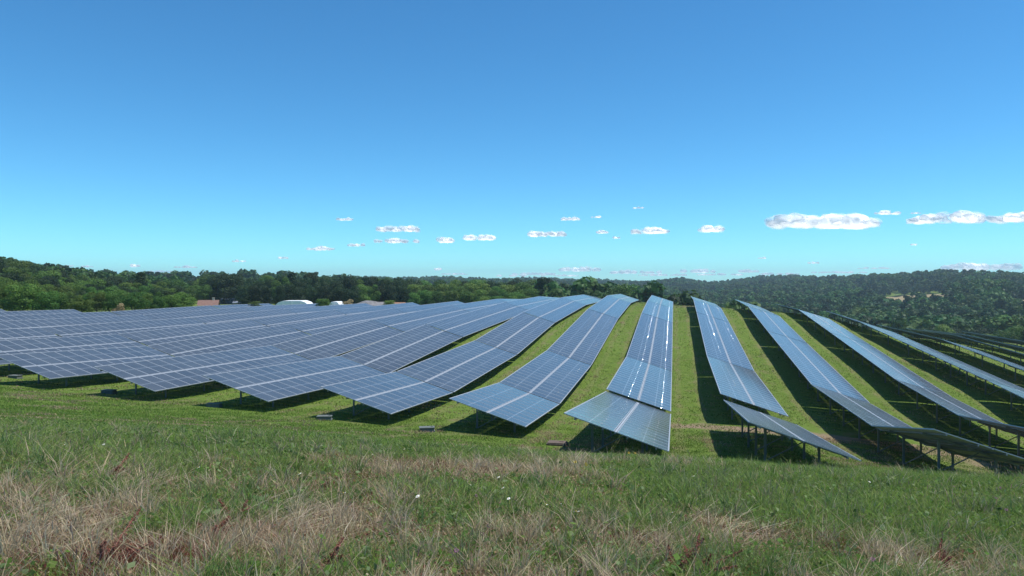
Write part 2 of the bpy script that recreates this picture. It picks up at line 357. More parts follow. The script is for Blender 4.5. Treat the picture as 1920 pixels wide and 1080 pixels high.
def add_table(k, idx, y0, y1, dzs=(0.0, 0.0)):
    xc = xlow(k) - WX; za, zb = gz(xc, y0) + dzs[0], gz(xc, y1) + dzs[1]
    Ls = math.hypot(y1-y0, zb-za); pit = math.atan2(zb-za, y1-y0); n = max(3, round((Ls-0.26)/PITCHM)); L = Ls-0.26; pf = L/(n*PITCHM)
    root = empty('solar_panel_table', (xc, (y0+y1)/2, (za+zb)/2), (pit, 0, 0))
    nth = 'nearest solar table' if idx == 0 else f'{ORD[idx]} solar table from near end'
    tag(root, f'{nth}, {row_phrase(k)}', 'solar table', 'solar panel tables in parallel rows')
    if k == 8 and idx == 0: root['label'] = 'nearest solar table of the straight-ahead row, tipped up and glinting silver-grey'
    if k == 9 and idx == 0: root['label'] = 'short detached solar table seen almost edge-on, its legs and diagonal braces showing'
    if k == 10 and idx == 0: root['label'] = 'solar table folded up at lower right so its shaded grey underside shows'
    dmid = (y0+y1)/2*CY - xc*SY; near = y0*CY - xc*SY < 60
    ct, st = math.cos(TH), math.sin(TH)
    def sp(s, h=0.0): return (s*ct + h*st, ZC - s*st + h*ct)      # distance s down the slope, height h above the plane
    rot = (0, TH, 0)
    for s in (-(GAPC+ML)/2, (GAPC+ML)/2):
        x, z = sp(s)
        if near:
            for j in range(n): kid('solar_module', ONE, root, (x, (j-(n-1)/2)*PITCHM*pf, z), rot).scale = (1, pf, 1)
        else: kid('module_bank', bank(n), root, (x, 0, z), rot).scale = (1, pf, 1)
    pl, cr = rail(L); x, z = sp(0, 0.018); kid('centre_rail', cr, root, (x, 0, z), rot)
    for s in (-W2-0.012, W2+0.012): x, z = sp(s, 0.015); kid('edge_trim', edge(L), root, (x, 0, z), rot)
    if near or k >= 8:
        for s in (-1.65, -0.5, 0.5, 1.65):
            x, z = sp(s, -0.045); kid('purlin', pl, root, (x, 0, z), rot)
    bay = 4.6 if near else 7.0
    nb_ = max(2, int(L/bay)+1)
    for j in range(nb_):
        y = -L/2 + 2.2 + j*(L-4.4)/(nb_-1)
        if near or k >= 8: x, z = sp(0); kid('rafter', RAFTER, root, (x, y, z), rot)
        x, z = sp(1.05, -0.15); kid('post', POST_F, root, (x, y+0.05, z), (-pit, 0, 0))
        x, z = sp(-1.15, -0.15); kid('post', POST_R, root, (x, y+0.05, z), (-pit, 0, 0))
        if near and k >= 6: x, z = sp(0, 0); kid('brace', BRACE, root, (x, y+0.02, z), (-pit, 0, 0))
    return root
ROWS = {
 8: [27.8,46.2,66.5,98,120,143,157], 7: [35.3,46.5,65,97,126,157,187], 6: [35,46,66,88,120,150,176], 5: [35,52,72,108,138,165],
 4: [35,54,74,103,133,158], 3: [35,48,68,98,130], 2: [35,53,73,93,125], 1: [35.5,52,72,92,120], 0: [36,53,73,93,116],
 -1: [37,56,76,96,112], -2: [38,58,78], -3: [40,58,74],
 9: None, 10: [30.7,40,57,83,104,127], 11: [30,49,62,86,108,131], 12: [31,50,64,84,104,126], 13: [36,56,76,96,124], 14: [50,70,92,112,134],
 15: [60,84,108,128,148], 16: [84,104,126,150]}
for k in sorted(ROWS):
    if k == 9:
        segs = [(29.2,44.2),(47.0,66.5),(66.5,97),(97,113),(113,130)]
    else:
        ys = ROWS[k]; segs = list(zip(ys[:-1], ys[1:]))
    for i, (a, b) in enumerate(segs):
        add_table(k, i, a + (0.12 if (k, i) == (8, 1) else 0), b, (0.24, 0.0) if (k, i) == (8, 1) else (-0.12, 0.12) if (k, i) == (8, 0) else (-0.10, 0.08) if (k, i) == (9, 0) else (0.16, 0) if (k, i) == (9, 1) else (0.0, 0.0))

# ------------------------------------------------------------------ grey boxes on the grass at the row ends
m_box = plain('weathered_grey', (0.12, 0.14, 0.13), 0.9, 0, 0.25, 8); m_lid = plain('grey_lid', (0.13, 0.15, 0.14), 0.9, 0, 0.2, 5)
for i, (px, depth, nm) in enumerate(((27, 47, 'third'), (203, 43, 'second'), (400, 40, ''), (608, 38, ''), (800, 36.5, ''))):
    x, y = at(px, depth); b = empty('cable_box', (x, y, gz(x, y)), (0, 0, 0.1*i))
    mb = MB(); mb.box((0, 0, 0.07), (0.72, 0.40, 0.24)); mb.box((0, 0, 0.01), (0.80, 0.48, 0.08)); mb.build('housing', m_box, b)
    mb = MB(); mb.box((0, 0, 0.208), (0.78, 0.46, 0.03)); mb.box((0.25, 0, 0.235), (0.12, 0.03, 0.02)); mb.build('lid', m_lid, b)
    tag(b, f'low dark grey box on grass at the row ends, {["first","second","third","fourth","fifth"][i]} from left', 'cable box', 'grey boxes at the row ends')
x, y = at(1045, 34.5); mb = MB(); mb.box((0, 0, 0.08), (0.95, 0.7, 0.14)); mb.box((0, 0, 0.17), (0.85, 0.6, 0.05)); mb.box((.2, 0, 0.20), (0.2, 0.04, 0.03))
o = mb.build('pit_cover', plain('brown_lid', (0.13, 0.095, 0.075), 0.9, 0, .2, 5)); o.location = (x, y, gz(x, y)); tag(o, 'flat brown cover on bare soil left of the shadow below the silver table', 'pit cover')

# ------------------------------------------------------------------ trees
def leaf_mat(name, dark, light, hue=0.05):
    m, t, p = new_mat(name); tc = N(t, 'ShaderNodeTexCoord'); oi = N(t, 'ShaderNodeObjectInfo')
    f = noise(t, 0.55, 3, 0.6, tc.outputs['Object']); f2 = noise(t, 4.0, 3, 0.6, tc.outputs['Object'])
    c = ramp(t, f, [(0.32, dark), (0.68, light)])
    c = mix(t, ramp(t, f2, [(0.35, 0.0), (0.75, 0.5)]), c, tuple(min(1, a*1.5) for a in light))
    if 'far' in name:
        gp = N(t, 'ShaderNodeNewGeometry'); c = mix(t, ramp(t, noise(t, 0.012, 4, 0.6, gp.outputs['Position']), [(0.44, 0.0), (0.60, 0.85)]), c, (0.085, 0.150, 0.030)); c = mix(t, ramp(t, noise(t, 0.02, 3, 0.6, gp.outputs['Position']), [(0.52, 0.0), (0.64, 0.7)]), c, (0.018, 0.045, 0.020))
    h = N(t, 'ShaderNodeHueSaturation'); t.links.new(c, h.inputs['Color'])
    t.links.new(math_n(t, 'ADD', math_n(t, 'MULTIPLY', oi.outputs['Random'], hue), 0.5 - hue*0.3), h.inputs['Hue'])
    rr = math_n(t, 'FRACT', math_n(t, 'MULTIPLY', oi.outputs['Random'], 7.31))
    t.links.new(math_n(t, 'ADD', math_n(t, 'MULTIPLY', rr, 0.75), 0.62), h.inputs['Value'])
    t.links.new(h.outputs[0], p.inputs['Base Color']); p.inputs['Roughness'].default_value = 0.6; p.inputs['Specular IOR Level'].default_value = 0.25
    tr = N(t, 'ShaderNodeBsdfTranslucent'); t.links.new(h.outputs[0], tr.inputs['Color'])
    ms = N(t, 'ShaderNodeMixShader'); ms.inputs[0].default_value = 0.28
    t.links.new(p.outputs[0], ms.inputs[1]); t.links.new(tr.outputs[0], ms.inputs[2]); t.links.new(ms.outputs[0], t.nodes['Material Output'].inputs['Surface'])
    return m
L_OAK = leaf_mat('leaves_green', (0.042, 0.082, 0.013), (0.105, 0.170, 0.026))
L_DARK = leaf_mat('leaves_dark', (0.014, 0.032, 0.012), (0.034, 0.064, 0.018), 0.03)
L_LIGHT = leaf_mat('leaves_light', (0.055, 0.105, 0.018), (0.125, 0.190, 0.034))
L_FAR = leaf_mat('leaves_far', (0.026, 0.068, 0.020), (0.056, 0.120, 0.028), 0.05)
L_DRY = leaf_mat('leaves_dry', (0.20, 0.15, 0.07), (0.32, 0.25, 0.13), 0.02)
M_BARK = plain('bark', (0.085, 0.065, 0.048), 0.95, 0, 0.35, 3, 0.5)
def rand_dirs(n, g):
    v = g.normal(size=(n, 3)); return v / np.linalg.norm(v, axis=1, keepdims=True)
def leaf_quads(C, Nrm, size, g):
    n = len(C); a = np.cross(Nrm, rand_dirs(n, g)); a /= np.linalg.norm(a, axis=1, keepdims=True) + 1e-9; b = np.cross(Nrm, a)
    sz = (size * g.uniform(0.6, 1.4, n))[:, None]; el = g.uniform(0.55, 1.0, n)[:, None]
    Vv = np.stack([C - a*sz, C - b*sz*el, C + a*sz, C + b*sz*el], 1).reshape(-1, 3)
    return Vv, np.arange(4*n), np.full(n, 4)
def crown_mesh(name, seed, clumps, leaves, size, mat, kind='round', core=True):
    """unit-height tree crown: occupies z 0.12..1.0, radius about 0.42"""
    g = np.random.default_rng(seed); C = []; Nn = []
    cs = []
    for i in range(clumps):
        if kind == 'cone':
            h = g.uniform(0.1, 0.98); r = 0.24*(1-h)**0.8 + 0.02; a = g.uniform(0, 6.28); c = np.array([math.cos(a)*r*g.uniform(.3, 1), math.sin(a)*r*g.uniform(.3, 1), h]); rad = 0.05 + 0.07*(1-h)
            sc3 = np.array([1.3, 1.3, .7])
        else:
            d = rand_dirs(1, g)[0]; rr = g.uniform(0.35, 1.0); c = np.array([d[0]*0.33*rr*(1 if d[2] > -.3 else .8), d[1]*0.33*rr, 0.49 + d[2]*0.38*rr])
            rad = g.uniform(0.11, 0.20); sc3 = np.array([1.1, 1.1, .85])
        cs.append((c, rad)); n = int(leaves/clumps * (rad/0.13)**2 if kind != 'cone' else leaves/clumps)
        dd = rand_dirs(n, g); dd[:, 2] = np.abs(dd[:, 2])*np.where(g.random(n) < .75, 1, -1)
        C.append(c + dd*rad*sc3*g.uniform(0.75, 1.08, (n, 1))); nn = dd + g.normal(size=(n, 3))*0.45; Nn.append(nn/np.linalg.norm(nn, axis=1, keepdims=True))
    CC_ = np.concatenate(C); z0_, z1_ = CC_[:, 2].min(), np.percentile(CC_[:, 2], 99.7); CC_[:, 2] = .05 + (CC_[:, 2]-z0_)/(z1_-z0_)*.94
    Vv, F, T = leaf_quads(CC_, np.concatenate(Nn), size, g)
    return mesh_np(name, Vv, F, T, [mat])
def trunk_mesh(seed, tall=0.55):
    g = random.Random(seed); mb = MB()
    pts = [(g.uniform(-.01, .01)*i, g.uniform(-.01, .01)*i, -0.05 + tall*i/5) for i in range(6)]
    mb.tube(pts, [.034, .026, .022, .018, .013, .008], 7)
    for i in range(5):
        b = Vector(pts[2 + i % 3]); a = g.uniform(0, 6.28); l = g.uniform(.15, .28)
        mb.tube([b, b + Vector((math.cos(a)*l*.5, math.sin(a)*l*.5, l*.5)), b + Vector((math.cos(a)*l, math.sin(a)*l, l*1.2))], [.012, .008, .003], 5)
    return mb.mesh('trunk', [M_BARK])
TR = [trunk_mesh(i) for i in range(3)]
CR = {'oak': [crown_mesh('crown', 10+i, 17, 5200, 0.016, L_OAK) for i in range(5)],
      'dark': [crown_mesh('crown', 30+i, 17, 4800, 0.016, L_DARK) for i in range(4)],
      'light': [crown_mesh('crown', 50+i, 22, 4200, 0.018, L_LIGHT) for i in range(3)],
      'dry': [crown_mesh('crown', 60, 10, 900, 0.03, L_DRY)],
      'cone': [crown_mesh('crown', 70+i, 60, 5000, 0.016, L_DARK, 'cone') for i in range(2)]}
NAMES = {'oak': 'broadleaf_tree', 'dark': 'broadleaf_tree', 'light': 'bushy_tree', 'dry': 'dry_shrub', 'cone': 'conifer_tree'}
TREES = []
def tree(px, depth, top_y=None, h=None, kind='oak', wide=1.0, zone=''):
    x, y = at(px, depth); z = gz(x, y)
    if h is None: h = max(2.2, zat(top_y, depth) - z)
    h *= 1.04; q = random.Random(int(px*13 + depth*7)); cm = CR[kind][q.randrange(len(CR[kind]))]
    root = empty(NAMES[kind], (x, y, z), (0, 0, q.uniform(0, 6.28))); ww = h * wide * q.uniform(0.95, 1.25)
    root.scale = (ww, ww*q.uniform(.9, 1.1), h)
    for nme, me in (('crown', cm), ('trunk', TR[q.randrange(3)])):
        o = bpy.data.objects.new(nme, me); COL.objects.link(o); o.parent = root
    TREES.append((zone, px, root, kind)); return root
def interp(px, pts):
    xs = [a for a, b in pts]; return float(np.interp(px, xs, [b for a, b in pts]))
SKL = [(-120,462),(0,482),(22,490),(60,494),(90,507),(120,512),(150,518),(175,518),(200,516),(225,517),(262,518),(300,521),(330,523),(370,524),(400,517),(430,519),(450,526),(470,529)]
rr_ = random.Random(5)
for row, (dep, off, step, kinds) in enumerate((
    (106, 46, 24, ('oak', 'oak', 'light')), (128, 36, 26, ('oak', 'dark', 'oak')), (152, 25, 27, ('oak', 'oak', 'dark', 'light')),
    (176, 13, 26, ('dark', 'oak', 'oak')), (200, 0, 24, ('oak', 'dark', 'oak')))):
    px = -70 + rr_.uniform(0, 20)
    while px < (348 if row < 2 else 455):
        d = dep*(1 + .12*max(0, px)/350) + rr_.uniform(-7, 7)
        sk = interp(px, SKL); base = 588; ty = sk + (base - sk)*off/100 + rr_.uniform(-4, 5) + (0 if row < 4 else 3)
        if not (355 < px < 460 and row < 3) : tree(px, d + (40 if px > 350 else 0), ty, kind=rr_.choice(kinds), wide=1.15, zone='L')
        px += step*rr_.uniform(.75, 1.25)
tree(264, 190, 512, kind='cone', zone='L'); tree(420, 235, 515, kind='dark', wide=1.2, zone='L'); tree(400, 238, 518, kind='dark', wide=1.1, zone='L')
SKM = [(440,528),(470,527),(490,519),(520,521),(548,514),(560,521),(590,515),(615,519),(650,520),(670,518),(700,521),(730,519),(760,522),(800,527)]
for dep, off, step in ((196, 16, 22), (215, 6, 20), (238, 0, 19)):
    px = 448 + rr_.uniform(0, 15)
    while px < 775:
        tree(px, dep + rr_.uniform(-6, 6), interp(px, SKM) + off + rr_.uniform(-2, 4), kind=rr_.choice(('dark', 'dark', 'dark', 'oak')), wide=rr_.uniform(.75, 1.0), zone='M')
        px += step*rr_.uniform(.7, 1.3)
tree(548, 225, 513, kind='cone', zone='M')
for dep, y0, step in ((172, 558, 26), (196, 545, 24), (220, 534, 24), (255, 527, 26)):
    px = (905 if dep < 180 else 775) + rr_.uniform(0, 12) if dep < 180 else 772 + rr_.uniform(0, 12)
    while px < 1010:
        tree(px, dep + rr_.uniform(-6, 6), y0 + rr_.uniform(-3, 5) - (0 if dep > 200 else 0), kind=rr_.choice(('light', 'oak', 'oak') if dep < 240 else ('oak', 'dark')), wide=1.2, zone='C')
        px += step*rr_.uniform(.75, 1.25)
for px, d, ty, kd in ((1000, 240, 533, 'dark'), (975, 245, 533, 'oak'), (1160, 230, 536, 'light'), (1185, 235, 537, 'oak'), (1130, 240, 541, 'oak'), (1205, 225, 545, 'dark')):
    tree(px, d, ty, kind=kd, wide=1.2, zone='C')
for px, d, ty, kd, wd in ((480, 118, 570, 'light', 1.6), (604, 124, 561, 'light', 1.3), (728, 132, 567, 'light', 1.5), (222, 101, 574, 'dry', .8), (652, 165, 562, 'dry', 1.3)):
    tree(px, d, ty, kind=kd, wide=wd, zone='S')
for i, (px, d, h, kd) in enumerate([(1600,285,8,'light'),(1650,280,7,'light'),(1690,275,8,'oak'),(1745,280,8,'light'),(1810,265,8,'light'),(1875,262,7,'light'),(1930,255,8,'oak'),(1835,285,7,'light'),(1580,262,7,'light'),(1606,250,7,'oak'),(1640,245,8,'light'),(1672,240,7,'oak'),(1700,236,8,'light'),(1735,232,9,'dark'),(1768,228,10,'light'),(1800,226,7,'oak'),
        (1830,215,7,'light'),(1858,205,7,'oak'),(1890,200,8,'light'),(1915,192,9,'oak'),(1940,188,9,'dark'),(1545,270,7,'oak'),(1512,275,7,'oak'),(1850,240,9,'dark'),(1905,232,9,'light'),(1720,262,9,'oak'),(1780,258,9,'dark')]):
    tree(px, d, h=h, kind=kd, wide=1.2, zone='R')
ZP = {'L': ('on the left slope', 'trees of the left woodland'), 'M': ('in the belt behind the tent', 'trees of the dark belt behind the tent'),
      'C': ('behind the hill crest', 'trees behind the crest'), 'R': ('beyond the right field edge', 'trees beyond the right edge'), 'S': ('', 'shrubs along the back edge of the panels')}
def ordinal(n): return f'{n}' + ('th' if 10 <= n % 100 <= 20 else {1: 'st', 2: 'nd', 3: 'rd'}.get(n % 10, 'th'))
KD = {'oak': 'mid-green leafy tree', 'dark': 'dark green tree', 'light': 'bright green bushy tree', 'cone': 'pointed dark conifer'}
for z in 'LMCR':
    for kd in KD:
        rs = sorted([(px, r) for zz, px, r, k_ in TREES if zz == z and k_ == kd], key=lambda a: a[0])
        for i, (px, r) in enumerate(rs):
            lb = f'{KD[kd]} {ZP[z][0]}' + (f', {ordinal(i+1)} such from left' if len(rs) > 1 else '')
            tag(r, lb, 'tree', ZP[z][1])
for (zz, px, r, k_), lb, ct in zip([q for q in TREES if q[0] == 'S'], ('low green bush rising above the panels left of the white tent', 'yellow-green bush standing just right of the white tent',
        'small green bush beside the orange-roofed hut', 'small tan dried shrub at the foot of the left woods', 'tan dry shrub between the green bush and the grey mound'), ('shrub',)*5):
    tag(r, lb, ct, ZP['S'][1])

# far woodland: one mass nobody could count, instanced by geometry nodes
fcol = bpy.data.collections.new('far_crowns')
for i in range(6):
    fcol.objects.link(bpy.data.objects.new('far_crown', crown_mesh('far_crown', 90+i, 11, 520, 0.060, L_FAR if i < 4 else L_DARK, 'round' if i != 5 else 'cone')))
pts = []; g = np.random.default_rng(11)
for r0, r1, sp in ((215, 420, 6.6), (420, 800, 8.6), (800, 1300, 11), (1300, 2300, 14)):
    n = int(1.5*(r1*r1-r0*r0)/2/(sp*sp)); a = g.uniform(-0.86, 0.64, n); r = np.sqrt(g.uniform(r0*r0, r1*r1, n))
    pts.append(np.stack([np.sin(a)*r, np.cos(a)*r, np.full(n, sp/6.0)**0.3], 1))
pts = np.concatenate(pts); rr2 = np.hypot(pts[:, 0], pts[:, 1]); keep = np.ones(len(pts), bool)
for (px, dist, rx, ry) in ((1712, 770, 33, 74), (1852, 900, 14, 40), (1925, 640, 9, 26)):
    dx, dy = ray(px); keep &= ((pts[:, 0]-dx*dist)/rx)**2 + ((pts[:, 1]-dy*dist)/ry)**2 > 1.15
    k2 = (np.abs(pts[:, 0]-dx*(dist-ry*1.5)) < rx*.8) & (np.abs(pts[:, 1]-dy*(dist-ry*1.3)) < ry*.45); keep &= ~k2; al_ = pts[:, 0]*dx + pts[:, 1]*dy; pe_ = np.abs(pts[:, 0]*dy - pts[:, 1]*dx); pts[:, 2] *= np.where((pe_ < rx*.9) & (al_ > dist-ry-110) & (al_ < dist), .33, 1)
PXa = 960 + np.tan(np.arctan2(pts[:, 0], pts[:, 1]) + YAW)*F_PX
keep &= ~((PXa < 1010) & (rr2 < 262)); keep &= ~((PXa < 470) & (PXa > 340) & (rr2 < 330))
pts[:, 2] *= np.where((PXa < 1010) & (rr2 < 520), .62, 1)
keep &= ~((pts[:, 0] > 35) & (rr2 < 300) & (PXa > 1500))
pts = pts[keep]; zz = ground_np(pts[:, 0], pts[:, 1])
me = bpy.data.meshes.new('forest'); me.vertices.add(len(pts)); me.vertices.foreach_set('co', np.stack([pts[:, 0], pts[:, 1], zz], 1).astype(np.float32).ravel())
at_ = me.attributes.new('size', 'FLOAT', 'POINT'); at_.data.foreach_set('value', (g.uniform(6.0, 13.5, len(pts))*pts[:, 2]).astype(np.float32))
fo = link(bpy.data.objects.new('forest', me)); tag(fo, 'far dark green woodland covering the valley and hills', 'forest', kind='stuff')
ng = bpy.data.node_groups.new('forest', 'GeometryNodeTree'); ng.interface.new_socket('Geometry', in_out='INPUT', socket_type='NodeSocketGeometry'); ng.interface.new_socket('Geometry', in_out='OUTPUT', socket_type='NodeSocketGeometry')
gi = ng.nodes.new('NodeGroupInput'); go = ng.nodes.new('NodeGroupOutput'); ip = ng.nodes.new('GeometryNodeInstanceOnPoints'); ci = ng.nodes.new('GeometryNodeCollectionInfo')
ci.inputs['Collection'].default_value = fcol; ci.inputs['Separate Children'].default_value = True; ci.inputs['Reset Children'].default_value = True
na = ng.nodes.new('GeometryNodeInputNamedAttribute'); na.data_type = 'FLOAT'; na.inputs['Name'].default_value = 'size'
rv = ng.nodes.new('FunctionNodeRandomValue'); rv.data_type = 'FLOAT_VECTOR'; rv.inputs[0].default_value = (0, 0, 0); rv.inputs[1].default_value = (0, 0, 6.283)
vs = ng.nodes.new('ShaderNodeCombineXYZ'); mw = ng.nodes.new('ShaderNodeMath'); mw.operation = 'MULTIPLY'; mw.inputs[1].default_value = 1.2
ng.links.new(gi.outputs[0], ip.inputs['Points']); ng.links.new(ci.outputs[0], ip.inputs['Instance']); ip.inputs['Pick Instance'].default_value = True
ng.links.new(na.outputs[0], mw.inputs[0]); ng.links.new(mw.outputs[0], vs.inputs[0]); ng.links.new(mw.outputs[0], vs.inputs[1]); ng.links.new(na.outputs[0], vs.inputs[2])
ng.links.new(vs.outputs[0], ip.inputs['Scale']); ng.links.new(rv.outputs[0], ip.inputs['Rotation']); ng.links.new(ip.outputs[0], go.inputs[0])
fo.modifiers.new('scatter', 'NODES').node_group = ng

# ------------------------------------------------------------------ small buildings and things behind the field
m_wall = plain('rendered_wall', (0.55, 0.50, 0.42), 0.9, 0, .1, 2); m_tile = plain('clay_tiles', (0.21, 0.12, 0.095), 0.9, 0, .25, 2)
m_slate = plain('slate_roof', (0.17, 0.20, 0.26), 0.7, 0, .15, 2); m_white = plain('white_sheet', (0.82, 0.82, 0.82), 0.6, 0, .03, 1); m_dark = plain('window_glass', (0.03, 0.035, 0.04), 0.2)
m_wood = plain('wood_door', (0.16, 0.10, 0.06), 0.8); m_or = plain('orange_roof', (0.28, 0.15, 0.09), 0.9, 0, .15, 2)
def house(px, depth, wdt, dpt, hw, hr, roofm, label, rotz=0.0, name='house', top_y=None):
    x, y = at(px, depth); z = gz(x, y)
    if top_y: z = zat(top_y, depth) - hw - hr; z = min(z, gz(x, y) + .2)
    h = empty(name, (x, y, z), (0, 0, YAW + rotz)); hx, hy = wdt/2, dpt/2
    mb = MB(); mb.box((0, 0, hw/2 - .5), (wdt, dpt, hw + 1)); mb.face([(-hx, -hy, hw), (-hx, hy, hw), (-hx, 0, hw+hr)]); mb.face([(hx, hy, hw), (hx, -hy, hw), (hx, 0, hw+hr)]); mb.build('wall', m_wall, h)
    e = .35; mb = MB(); sl = math.hypot(hy + e, hr*(hy+e)/hy); an = math.atan2(hr, hy)
    for s in (-1, 1):
        Rm = Matrix.Rotation(-s*an, 3, 'X'); mb.box((0, s*(hy+e)/2, hw + hr - hr*(hy+e)/hy/2 + .09), (wdt+.7, sl, .14), Rm)
    rf = mb.build('roof', roofm, h)
    if wdt > 5:
        mb = MB(); mb.box((wdt*.25, .2, hw+hr+.25), (.6, .6, 1.0)); mb.box((wdt*.25, .2, hw+hr+.8), (.75, .75, .12)); mb.build('chimney', m_wall, rf)
    for wx in ([-wdt*.3, wdt*.3] if wdt > 4 else [wdt*.25]):
        mb = MB(); mb.box((wx, -hy-.012, hw*.6), (.95, .04, 1.1)); f_ = mb.build('window', m_white, h)
        mb = MB(); mb.box((wx, -hy-.036, hw*.6), (.8, .02, .95)); mb.build('pane', m_dark, f_)
    mb = MB(); mb.box((-wdt*.02, -hy-.02, 1.0), (.95, .06, 2.0)); mb.build('door', m_wood, h)
    tag(h, label, 'house' if name == 'house' else 'hut'); return h
house(391, 215, 5.2, 5, 2.3, 1.9, m_tile, 'small pale house with red tiled roof below the woods on the left', .25, top_y=563.5)
house(428, 240, 4.2, 4, 2.2, 1.2, m_slate, 'small shed with blue-grey roof right of the red-roofed house', -.1, 'shed', top_y=560)
house(452, 235, 4.0, 3, 1.2, .5, m_slate, 'low pale hut between the blue-grey shed and the white tent', .1, 'hut', top_y=565)
house(747, 160, 2.4, 2, 1.7, .6, m_or, 'small hut with orange roof at the back edge of the panels', .1, 'hut', top_y=568)
house(1148, 1250, 22, 10, 5, 3, m_slate, 'distant white farmhouse on the far wooded hillside, left one', .2, top_y=530)
house(1172, 1270, 14, 9, 4, 3, m_tile, 'distant pale farmhouse on the far wooded hillside, right one', -.2, top_y=531)
def tent(px, depth, wdt, h, top_y, label, n=5):
    x, y = at(px, depth); z = zat(top_y, depth) - h; z = min(z, gz(x, y) + 1.2); tn = empty('tent', (x, y, z), (0, 0, YAW))
    mb = MB(); prof = [(-wdt/2, -2.0), (-wdt/2, h*.35), (-wdt*.38, h*.82), (-wdt*.25, h), (wdt*.25, h), (wdt*.38, h*.82), (wdt/2, h*.35), (wdt/2, -2.0)]; D = 5
    for a, b in zip(prof[:-1], prof[1:]): mb.face([(a[0], -D/2, a[1]), (b[0], -D/2, b[1]), (b[0], D/2, b[1]), (a[0], D/2, a[1])])
    mb.face([(a, -D/2, b) for a, b in prof]); mb.face([(a, D/2, b) for a, b in reversed(prof)]); mb.build('cover', m_white, tn)
    mb = MB()
    for i in range(n):
        xx = -wdt/2 + wdt*i/(n-1); zt = float(np.interp(xx, [q[0] for q in prof[1:-1]], [q[1] for q in prof[1:-1]])); mb.box((xx, -D/2-.04, zt/2 - 1), (.06, .06, zt + 2))
    mb.build('frame', m_white, tn); tag(tn, label, 'tent')
tent(553, 168, 8.2, 2.0, 563.5, 'long low bright white tent in front of the dark tree belt')
tent(631, 176, 2.3, 0.9, 564.5, 'small white canopy just right of the yellow-green bush', 3)
# grey heap of gravel
x, y = at(700, 150); mb = bmesh.new(); bmesh.ops.create_icosphere(mb, subdivisions=4, radius=1)
for v in mb.verts:
    k_ = 1 + .22*mnoise.noise(v.co*2.3) + .08*mnoise.noise(v.co*7); v.co = Vector((v.co.x*6.6*k_, v.co.y*3.5*k_, v.co.z*2.4*k_))
me = bpy.data.meshes.new('gravel_mound'); mb.to_mesh(me); mb.free(); me.materials.append(plain('gravel', (0.20, 0.19, 0.19), 0.95, 0, .25, 1.5, .8))
o = link(bpy.data.objects.new('gravel_mound', me)); o.location = (x, y, zat(566.5, 150) - 2.3); o.rotation_euler = (0, 0, YAW); tag(o, 'low grey gravel mound behind the panels, right of the white tents', 'mound')

# ------------------------------------------------------------------ clouds
mc, t, p = new_mat('cloud'); lw = N(t, 'ShaderNodeLayerWeight'); lw.inputs['Blend'].default_value = 0.5; tc = N(t, 'ShaderNodeTexCoord')
mpc = N(t, 'ShaderNodeMapping'); mpc.inputs['Scale'].default_value = (0.55, 1, 1.6); t.links.new(tc.outputs['Object'], mpc.inputs[0]); nf = noise(t, 1.6, 6, 0.62, mpc.outputs[0])
f = math_n(t, 'POWER', math_n(t, 'SUBTRACT', 1.0, lw.outputs['Facing'], clamp=True), 2.1)
al = math_n(t, 'MULTIPLY', math_n(t, 'MULTIPLY', f, ramp(t, nf, [(0.25, 0.72), (0.60, 1.0)])), 0.93)
t.links.new(al, p.inputs['Alpha']); p.inputs['Base Color'].default_value = (0.95, 0.96, 0.97, 1); p.inputs['Roughness'].default_value = 1; p.inputs['Specular IOR Level'].default_value = 0
p.inputs['Subsurface Weight'].default_value = 0
tl = N(t, 'ShaderNodeBsdfTranslucent'); tl.inputs['Color'].default_value = (0.95, 0.96, 0.97, 1)
tp = N(t, 'ShaderNodeBsdfTransparent'); m1 = N(t, 'ShaderNodeMixShader'); m2 = N(t, 'ShaderNodeMixShader'); df = N(t, 'ShaderNodeBsdfDiffuse'); df.inputs['Color'].default_value = (1, 1, 1, 1)
tl.inputs['Color'].default_value = (1, 1, 1, 1)
m1.inputs[0].default_value = .5; t.links.new(df.outputs[0], m1.inputs[1]); t.links.new(tl.outputs[0], m1.inputs[2])
t.links.new(al, m2.inputs[0]); t.links.new(tp.outputs[0], m2.inputs[1]); t.links.new(m1.outputs[0], m2.inputs[2]); t.links.new(m2.outputs[0], t.nodes['Material Output'].inputs['Surface']); t.nodes.remove(p)
CL = [(745,431,95,13,''),(745,453,95,10,''),(670,460,42,7,''),(605,467,72,9,''),(647,412,42,6,''),(833,452,34,12,''),(905,447,76,13,''),(1018,440,96,13,''),(1070,411,46,8,''),(1117,407,20,5,''),
 (1127,436,34,7,''),(1155,446,14,5,''),(1218,434,95,15,''),(1337,431,52,15,''),(1196,390,22,4,''),(1540,419,240,30,''),(1665,400,62,9,''),(1716,400,20,4,''),(1815,412,262,22,''),(1510,408,18,4,''),
 (530,484,22,5,''),(445,490,32,5,''),(253,499,26,6,''),(165,500,26,5,''),(130,499,20,4,''),(350,501,44,5,''),(820,505,40,6,''),(1000,514,95,7,''),(1090,506,90,11,''),(1190,511,120,8,''),
 (1310,509,70,9,''),(960,517,70,5,''),(1050,517,80,4,''),(1245,516,110,5,''),(1350,515,100,5,''),(1460,514,90,5,''),(1570,511,110,5,''),(1640,503,60,4,''),(300,509,60,4,''),(850,514,60,4,''),(1400,509,44,7,''),(1430,484,18,4,''),(1525,493,26,5,''),(1714,459,14,4,''),(1830,502,170,17,'')]
CB = [(15, 'long puffy white cloud, the tallest, high above the right hills'), (18, 'long flat white cloud reaching the right edge of the sky'), (0, 'flat oval white cloud, highest of the left-hand cloud line'),
      (35, 'hazy white cloud just above the hill crest at far right'), (13, 'small dome-shaped white cloud standing alone above the right-hand rows'), (14, 'tiny wisp of cloud, highest in the sky')]
CB = dict(CB)
